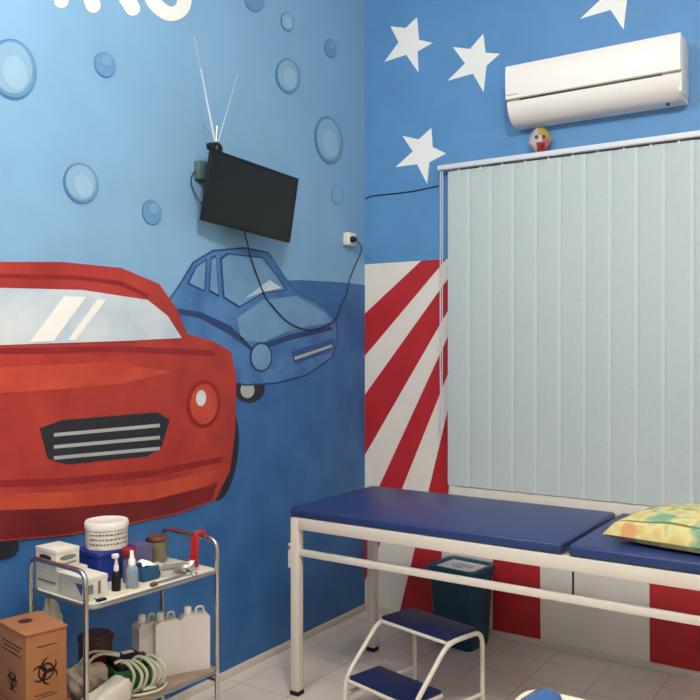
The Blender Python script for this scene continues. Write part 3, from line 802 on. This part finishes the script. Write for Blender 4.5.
# bottles
def pump(name, label, w, l, r, hb, m, mc, ht, cat='bottle', nozzle=True):
    t = on_shelf(name, label, cat, w, l, ZS)
    obj('bottle_body', LT([(0,0),(r*.95,0),(r,.004),(r,hb*.72),(r*.85,hb*.86),(r*.45,hb),(0,hb)], seg=24), m, t)
    obj('bottle_cap', LT([(0,hb-.002),(r*.55,hb-.002),(r*.55,hb+.014),(r*.34,hb+.02),(r*.28,ht),(0,ht)], seg=18), mc, t)
    if nozzle: obj('pump_head', RB(-r*.45, r*.55, -r*1.0, r*.45, ht-.002, ht+.012, .004, bev=.002), mc, t)
    return t
pump('pump_bottle', 'small dark pump bottle with pinkish white top beside the white carton', .092, -.118, .0150, .066, M['black_plastic'], M['pinkish_white'], .108)
g_ = pump('spray_bottle', 'clear bottle of blue liquid with a white nozzle in front of the tub', .108, -.068, .0210, .078, M['clear_plastic'], M['white_paint'], .122, nozzle=False)
obj('liquid', LT([(0,.003),(.0195,.003),(.0195,.05),(0,.05)], seg=20), mat('pale_blue_liquid', (110,150,190), .2), g_)
rc_ = on_shelf('bottle', 'bottle with a dark red cap behind the clear bottle', 'bottle', .045, -.032, ZS)
obj('bottle_body', LT([(0,0),(.019,0),(.02,.004),(.02,.078),(.014,.09),(0,.09)], seg=22), M['mauve_card'], rc_)
obj('bottle_cap', LT([(0,.088),(.023,.088),(.024,.091),(.024,.112),(.021,.116),(0,.116)], seg=22), M['dark_red_cap'], rc_)
# boxes and jar further along
t, a, c = carton('small_carton', 'grey-mauve carton between the white tub and the jar', -.125, -.055, .055, .150, ZS, .082, M['mauve_card'])
ts = on_shelf('tissue_box', 'petrol blue tissue box with a white tissue sticking out', 'tissue box', .062, .022, ZS)
obj('box_body', BX(-.032, .032, -.032, .036, 0, .046, bev=.002), M['tissue_blue'], ts)
b_ = bmesh.new()
bmesh.ops.create_grid(b_, x_segments=7, y_segments=7, size=.026)
for v in b_.verts: v.co = Vector((v.co.x, v.co.y, .05+.018*math.cos(v.co.x*55)*math.cos(v.co.y*42+.5)))
crumple(b_, .003, 2); bmesh.ops.solidify(b_, geom=b_.faces[:], thickness=.001)
obj('tissue', b_, M['paper'], ts)
jr = on_shelf('glass_jar', 'glass jar with a rust brown lid at the back of the trolley', 'jar', -.088, .200, ZS)
obj('jar_glass', LT([(0,0),(.032,0),(.035,.004),(.035,.072),(.030,.078),(.028,.078),(.0325,.071),(.0325,.006),(0,.005)], seg=30), M['glass'], jr)
obj('jar_contents', LT([(0,.006),(.031,.006),(.031,.058),(.02,.066),(0,.062)], seg=24), M['jar_fill'], jr)
obj('jar_lid', LT([(0,.076),(.034,.076),(.036,.079),(.036,.090),(.033,.094),(0,.094)], seg=30), M['rust_lid'], jr)
bc = on_shelf('bottle', 'slim dark bottle just left of the glass jar', 'bottle', -.105, .168, ZS)
obj('bottle_body', LT([(0,0),(.010,0),(.0105,.003),(.0105,.075),(.006,.082),(.006,.092),(0,.092)], seg=16), M['black_plastic'], bc)
pk = bmesh.new(); box(pk, -.028, .028, -.036, .036, 0, .022); bmesh.ops.subdivide_edges(pk, edges=pk.edges[:], cuts=3, use_grid_fill=True); crumple(pk, .004, 5)
for v in pk.verts: v.co.z = max(v.co.z, 0)
tag(obj('gauze_packet', pk, M['bag_white'], None, loc=TP(.012,.105,ZS), rotz=TA+.3), 'crumpled white packet between tissue box and steel dish', 'packet')
# kidney dish
kd = bmesh.new(); n_ = 36
def kid(s, z, k=0):
    out = []
    for i in range(n_):
        t = 2*PI*i/n_; x = .036*math.cos(t); y = .088*math.sin(t)
        x += .022*(1-(y/.088)**2) - .011
        out.append(kd.verts.new((x*s, y*s, z)))
    return out
R1 = [kid(.80,0), kid(.93,.012), kid(1,.024), kid(1.04,.026), kid(1.04,.0275), kid(.975,.0245), kid(.9,.013), kid(.77,.0025)]
for a_, c_ in zip(R1, R1[1:]):
    for k in range(n_): kd.faces.new((a_[k], a_[(k+1) % n_], c_[(k+1) % n_], c_[k]))
kd.faces.new(R1[0]); kd.faces.new(R1[-1])
tag(obj('kidney_dish', kd, M['chrome'], None, loc=TP(.088,.132,ZS), rotz=TA-.22), 'steel kidney dish near the front right of the trolley', 'dish')
# red strap on the right-hand rail
rs = on_shelf('red_holder', 'red plastic holder leaning on the right-hand rail of the trolley', 'holder', .066, .236, ZS)
b_ = bmesh.new(); box(b_, -.017, .017, -.006, .006, 0, .108, bev=.003, mtx=Matrix.Rotation(-.10, 4, 'X'))
obj('strap', b_, M['red_plastic'], rs)
obj('holder_base', RB(-.021, .023, -.022, .008, 0, .026, .006, bev=.003), M['red_plastic'], rs)
obj('holder_hook', TB(fillet([(0,.011,.104),(0,.014,.120),(0,.052,.120),(0,.052,.098)], .012), .006, seg=8), M['red_plastic'], rs)
# loose instruments along the front edge
for k, (w0, l0, w1, l1, z, lb) in enumerate([(.138,-.150,.133,-.030,.0, 'pale wooden spatula lying at the front edge, nearer the edge of the pair'), (.127,-.145,.120,-.055,.0, 'pale wooden spatula behind the other one at the front edge')]):
    p, q = TP(w0,l0,ZS), TP(w1,l1,ZS); d = q-p
    tag(obj('wooden_spatula', RB(-d.length/2, d.length/2, -.0042, .0042, 0, .003, .004, bev=.001), M['wood_stick'], None, loc=(p+q)/2, rotz=math.atan2(d.y,d.x)), lb, 'spatula', 'spatulas on the trolley')
fo = on_shelf('forceps', 'steel forceps lying along the front edge of the trolley', 'forceps', .142, .075, ZS)
for s in (1, -1):
    obj('arm', TB([(s*.002,-.085,.004),(s*.006,-.02,.004),(s*.004,.05,.004),(s*.009,.068,.004)], .0032, seg=8), M['chrome'], fo)
    obj('finger_ring', TB([(s*.014+.011*math.cos(t), .082+.011*math.sin(t), .004) for t in [2*PI*k/16 for k in range(16)]], .0028, seg=6, closed=True), M['chrome'], fo)
cp = on_shelf('clip', 'small black clip at the front left corner of the trolley', 'clip', .146, -.215, ZS)
obj('clip_body', RB(-.009, .009, -.016, .016, 0, .008, .004, bev=.002), M['black_plastic'], cp)
obj('clip_lever', TB(fillet([(-.006,-.01,.006),(-.008,-.022,.012),(.008,-.022,.012),(.006,-.01,.006)], .004), .0016, seg=6), M['black_plastic'], cp)
tag(obj('eraser_block', RB(-.008, .008, -.013, .013, 0, .012, .003, bev=.002), M['rust_lid'], None, loc=TP(.150,-.012,ZS), rotz=TA+.2), 'small brown block at the middle of the front edge of the trolley', 'block')

# jugs on the lower shelf
def jug(label, w, l, rz, wd, h, th=.052, group='white jugs on the lower shelf'):
    t = on_shelf('plastic_jug', label, 'jug', w, l, ZL, rz, group)
    b = bmesh.new()
    sh = [(-wd/2,0),(wd/2,0),(wd/2,h*.95),(wd/2-.008,h*.985),(wd*.34,h),(-wd*.34,h),(-wd/2+.008,h*.98),(-wd/2,h*.94)]
    prism(b, [Vector((th/2, x, z)) for x, z in sh], (-th, 0, 0))
    bmesh.ops.bevel(b, geom=[e for e in b.edges if abs((e.verts[0].co-e.verts[1].co).x) < 1e-6 and len(e.link_faces) == 2 and e.calc_face_angle(0) > .8], offset=.006, segments=2, affect='EDGES')
    obj('jug_body', b, M['jug'], t)
    obj('jug_cap', LT([(0,h-.002),(.013,h-.002),(.0135,h+.002),(.0135,h+.024),(.011,h+.027),(0,h+.027)], (0,-wd*.22,0), seg=16), M['tub_lid'], t)
    obj('carry_loop', TB(fillet([(0,wd*.06,h-.004),(0,wd*.08,h+.022),(0,wd*.32,h+.022),(0,wd*.34,h-.006)], .01), .004, seg=8), M['jug'], t)
    return t
jug('milky white plastic jug, rightmost on the lower shelf', .096, .212, -.50, .104, .196)
jug('milky white plastic jug in the middle of the lower shelf row', .055, .118, -.30, .094, .192)
jug('milky white plastic jug, leftmost and partly behind the green device', .012, .070, -.15, .088, .188)
# nebuliser, hoses, bags on the lower shelf
nb = on_shelf('nebuliser', 'green and black compressor with a small white sticker on the lower shelf', 'medical device', .028, -.020, ZL, -.30)
obj('device_body', RB(-.070, .060, -.065, .065, 0, .072, .02, bev=.008), M['green_plastic'], nb)
obj('device_top', RB(-.066, .056, -.061, .061, .070, .098, .016, bev=.006), M['black_plastic'], nb)
obj('sticker', BX(-.052, -.024, -.01, .028, .0975, .0988), M['paper'], nb)
hs = on_shelf('plastic_hose', 'loops of milky plastic tubing in front of the green device', 'hose', .118, -.020, ZL, -.2)
b_ = bmesh.new()
for k, (y, x, top) in enumerate([(-.062,.0,.118),(-.040,.012,.112),(-.018,.004,.108),(.004,.016,.116),(.026,.008,.106),(.044,.014,.110)]):
    tube(b_, smooth_path([(-.036,y-.03,top-.012),(-.022,y-.015,top-.004),(.0+x*.5,y,top-.014),(.016+x,y+.012,top*.62),(.012+x,y+.004,.03),(-.006+x*.4,y-.012,.007)], 6), .0055, seg=8)
tube(b_, smooth_path([(.0,-.08,.008),(.03,-.04,.007),(.036,.03,.007),(.0,.075,.007),(-.02,.05,.007),(.02,-.02,.017),(.03,.02,.018)], 6), .0055, seg=8)
tube(b_, smooth_path([(-.055,-.21,.07),(-.075,-.16,.120),(-.085,-.11,.128),(-.07,-.06,.112)], 6), .005, seg=8)
tube(b_, smooth_path([(-.10,-.20,.09),(-.115,-.15,.128),(-.11,-.10,.126),(-.085,-.05,.112)], 6), .005, seg=8)
obj('tubing', b_, M['hose'], hs)
cm = bmesh.new(); bmesh.ops.create_icosphere(cm, subdivisions=4, radius=1)
for v in cm.verts:
    n0 = v.co.normalized(); f0 = 1+.13*math.sin(5*n0.x+3*n0.z)*math.cos(6*n0.y)+.07*math.sin(11*n0.y+4*n0.x+8*n0.z)
    v.co = Vector((n0.x*.066*f0, n0.y*.066*f0, max(0, .056+n0.z*.056*f0)))
tag(obj('folded_cloth', cm, M['cloth_grey'], None, loc=TP(.000,-.165,ZL)), 'crumpled grey-brown cloth at the left end of the lower shelf', 'cloth')
pt = RB(-.045, .055, -.09, .08, 0, .016, .02, bev=.004)
tray = on_shelf('mask_bag', 'flat white plastic bag at the front left of the lower shelf', 'bag', .112, -.165, ZL)
b_ = RB(-.040, .040, -.080, .070, 0, .062, .02, bev=.016); bmesh.ops.subdivide_edges(b_, edges=b_.edges[:], cuts=1); crumple(b_, .003, 8)
for v in b_.verts: v.co.z = max(0, v.co.z + .014*math.sin(30*v.co.y)*(v.co.z > .02))
obj('bag', b_, M['bag_white'], tray); 
bt = on_shelf('round_tub', 'dark brown round tub at the back of the lower shelf', 'tub', -.086, -.070, ZL)
obj('tub_body', LT([(0,0),(.052,0),(.056,.006),(.056,.150),(.05,.165),(0,.168)], seg=28), M['brown_tub'], bt)
obj('tub_rim', LT([(.0555,.143),(.060,.145),(.060,.155),(.054,.157)], seg=28), M['brown_tub'], bt)
# crumpled white bag wedged under the top shelf at the left end
bg = bmesh.new(); bmesh.ops.create_icosphere(bg, subdivisions=4, radius=1)
for v in bg.verts:
    n0 = v.co.normalized(); f0 = 1+.13*math.sin(7*n0.x+5*n0.z+1)*math.cos(9*n0.y)+.10*math.sin(15*n0.y+9*n0.z)+.06*math.sin(27*n0.x+8*n0.z)
    v.co = Vector((n0.x*.034*f0, n0.y*.034*f0, max(0, .16+n0.z*.16*f0*(1 if n0.z < 0 else 1.0))))
tag(obj('carrier_bag', bg, M['bag_white'], None, loc=TP(-.100,-.232,ZL)), 'crumpled white bag stuffed upright beneath the top shelf at the left end', 'bag')

# ------------------------------------------------------------------ cardboard safety box on a carton
ZC = .70
pA, pB, pC, pD = Z(0,621,ZC), Z(27.5,636,ZC), Z(65,624,ZC), Z(36,611,ZC)
dx = (pB-pA); dy = (pC-pB); cang = math.atan2(dx.y, dx.x); wx, wy = dx.length, dy.length
cen = (pA+pC)/2; hgt = .215; zt = ZC-hgt
cb = thing('carton', 'closed reddish brown carton under the sharps box beside the trolley', 'box', (cen.x-.004, cen.y+.002, 0), cang)
obj('carton_body', BX(-wx/2-.012, wx/2+.006, -wy/2-.01, wy/2+.012, 0, zt-.004, bev=.003), M['cardboard_dark'], cb)
obj('carton_flap', BX(-wx/2-.012, wx/2+.006, -wy/2-.01, wy/2+.012, zt-.004, zt, bev=.001), M['cardboard_dark'], cb)
sh = thing('sharps_box', 'brown cardboard sharps box with biohazard symbol and round hole on top', 'box', (cen.x, cen.y, zt), cang)
obj('box_body', BX(-wx/2, wx/2, -wy/2, wy/2, 0, hgt-.006, bev=.002), M['cardboard'], sh)
b_ = bmesh.new(); box(b_, -wx/2-.003, wx/2+.003, -wy/2-.003, wy/2+.003, hgt-.0055, hgt, bev=.001)
tp = obj('top_flap', b_, M['cardboard'], sh)
obj('disposal_hole', LT([(0,hgt),(.020,hgt),(.020,hgt+.0008),(0,hgt+.0008)], (-.028,-.008,0), seg=26), M['card_ink'], tp)
def biohazard(fn, s):
    """three open horns around a ring; fn maps flat (x, y) to the face"""
    b = bmesh.new()
    def ringseg(cx, cy, r0, r1, a0, a1, n=16, taper=False):
        for k in range(n):
            t0, t1 = a0+(a1-a0)*k/n, a0+(a1-a0)*(k+1)/n
            def w(t):
                f0 = (t-a0)/(a1-a0); return (1-abs(2*f0-1)**2.2) if taper else 1
            q = []
            for t, r in ((t0,r0),(t1,r0)): q.append((cx+r*math.cos(t)*1, cy+r*math.sin(t)))
            o0, o1 = r0+(r1-r0)*w(t0), r0+(r1-r0)*w(t1)
            q += [(cx+o1*math.cos(t1), cy+o1*math.sin(t1)), (cx+o0*math.cos(t0), cy+o0*math.sin(t0))]
            if abs(o0-r0)+abs(o1-r0) < 1e-6: continue
            vs = [b.verts.new(fn(x*s, y*s)) for x, y in q]
            try: b.faces.new(vs)
            except ValueError: pass
    for k in range(3):
        a = PI/2+2*PI*k/3; d = .52
        cx, cy = d*math.cos(a), d*math.sin(a)
        ringseg(cx, cy, .40, .60, a+math.radians(32)-0, a+2*PI-math.radians(32), 26, True)
    ringseg(0, 0, .44, .56, 0, 2*PI, 30)
    return b
b_ = biohazard(lambda x, y: Vector((wx/2+.0006, x-.002, .098+y)), .044)
bmesh.ops.solidify(b_, geom=b_.faces[:], thickness=-.0004); bmesh.ops.rotate(b_, verts=b_.verts, cent=(wx/2,-.002,.098), matrix=Matrix.Rotation(-.45, 3, 'X'))
obj('biohazard_symbol', b_, M['card_ink'], sh, smooth=False)
b_ = biohazard(lambda x, y: Vector((.004+x, -wy/2-.0006, .066+y)), .040)
bmesh.ops.solidify(b_, geom=b_.faces[:], thickness=-.0004)
obj('biohazard_symbol', b_, M['card_ink'], sh, smooth=False)
for z, x0, x1 in ((.170,-.06,.07),(.158,-.05,.05),(.145,-.065,.06)):
    obj('printed_line', BX(x0, x1, -wy/2-.0008, -wy/2-.0002, z-.0016, z+.0016), M['card_ink'], sh, smooth=False)
for z, y0, y1 in ((.172,-.03,.03),(.036,-.035,.02),(.028,-.03,.03)):
    obj('printed_line', BX(wx/2+.0002, wx/2+.0008, y0, y1, z-.001, z+.001), M['card_ink'], sh, smooth=False)

# ------------------------------------------------------------------ tub armchair at the bottom edge
ZA = .70
pc = Z(531, 686.5, ZA)
ch = thing('armchair', 'tubular cream chair with glossy blue arm pad at the bottom edge', 'chair', (pc.x+.25, pc.y-.24, 0))
hw_, hd = .25, .24
fr = [(-hw_,-hd,.012),(-hw_,-hd,ZA-.012),(-hw_,hd,ZA-.012),(hw_,hd,ZA-.012),(hw_,-hd,ZA-.012),(hw_,-hd,.012)]
obj('chair_frame', TB(fillet(fr, .05, 8), .011, seg=14), M['chair_cream'], ch)
for sx in (-1, 1):
    obj('leg', TB([(sx*(hw_-.02), hd-.02, .012), (sx*(hw_-.005), hd-.006, ZA-.03)], .011, seg=12), M['chair_cream'], ch)
    b_ = bmesh.new(); n_ = 14; rings = []
    path = [(-1.0,.15),(-.96,.55),(-.85,.85),(-.6,1),(.6,1),(.85,.85),(.96,.55),(1.0,.15)]
    for t, s in path:
        rings.append([b_.verts.new((sx*(hw_-.056)+.044*s*math.cos(2*PI*k/n_), -.005+t*.235, ZA+.000+.026*s*math.sin(2*PI*k/n_)+.0)) for k in range(n_)])
    for a_, c_ in zip(rings, rings[1:]):
        for k in range(n_): b_.faces.new((a_[k], a_[(k+1) % n_], c_[(k+1) % n_], c_[k]))
    b_.faces.new(rings[0]); b_.faces.new(rings[-1])
    obj('arm_pad', b_, M['chair_blue'], ch)
b_ = bmesh.new(); box(b_, -hw_+.015, hw_-.015, -hd+.0, hd-.02, .40, .46, bev=.02, seg=4); obj('seat', b_, M['chair_blue'], ch)
b_ = bmesh.new(); box(b_, -hw_+.04, hw_-.04, hd-.05, hd-.018, .47, .645, bev=.012, seg=3); obj('backrest', b_, M['chair_blue'], ch)
b_ = bmesh.new()
for y in (-hd+.012, hd-.03): tube(b_, [(-hw_+.006, y, .40), (hw_-.006, y, .40)], .009, seg=10)
obj('seat_frame', b_, M['chair_cream'], ch)

# ------------------------------------------------------------------ light, world, camera
def lamp(name, kind, loc, power, col, **k):
    d = bpy.data.lights.new(name, kind); d.energy = power; d.color = col
    for a, c in k.items(): setattr(d, a, c)
    o = bpy.data.objects.new(name, d); COL.objects.link(o); o.location = loc; return o
lamp('ceiling_lamp', 'POINT', (2.35, -3.0, 3.45), 122, (1.0, .965, .90), shadow_soft_size=.07)
lamp('ceiling_lamp', 'POINT', (.80, -3.3, 3.45), 62, (1.0, .965, .90), shadow_soft_size=.07)
w = bpy.data.worlds.new('night'); SC.world = w; w.use_nodes = True
w.node_tree.nodes['Background'].inputs['Color'].default_value = (.02, .03, .05, 1)
w.node_tree.nodes['Background'].inputs['Strength'].default_value = .3

cd_ = bpy.data.cameras.new('camera'); cam = bpy.data.objects.new('camera', cd_); COL.objects.link(cam)
cam.location = CAM; cam.rotation_euler = (PI/2+PITCH, 0, YAW)
cd_.sensor_width = 36; cd_.lens = 36*FPX/700; cd_.clip_start = .02
SC.camera = cam
SC.view_settings.view_transform = 'Standard'; SC.view_settings.look = 'None'
SC.view_settings.gamma = 1; SC.view_settings.use_curve_mapping = False
SC.view_settings.exposure = -0.05
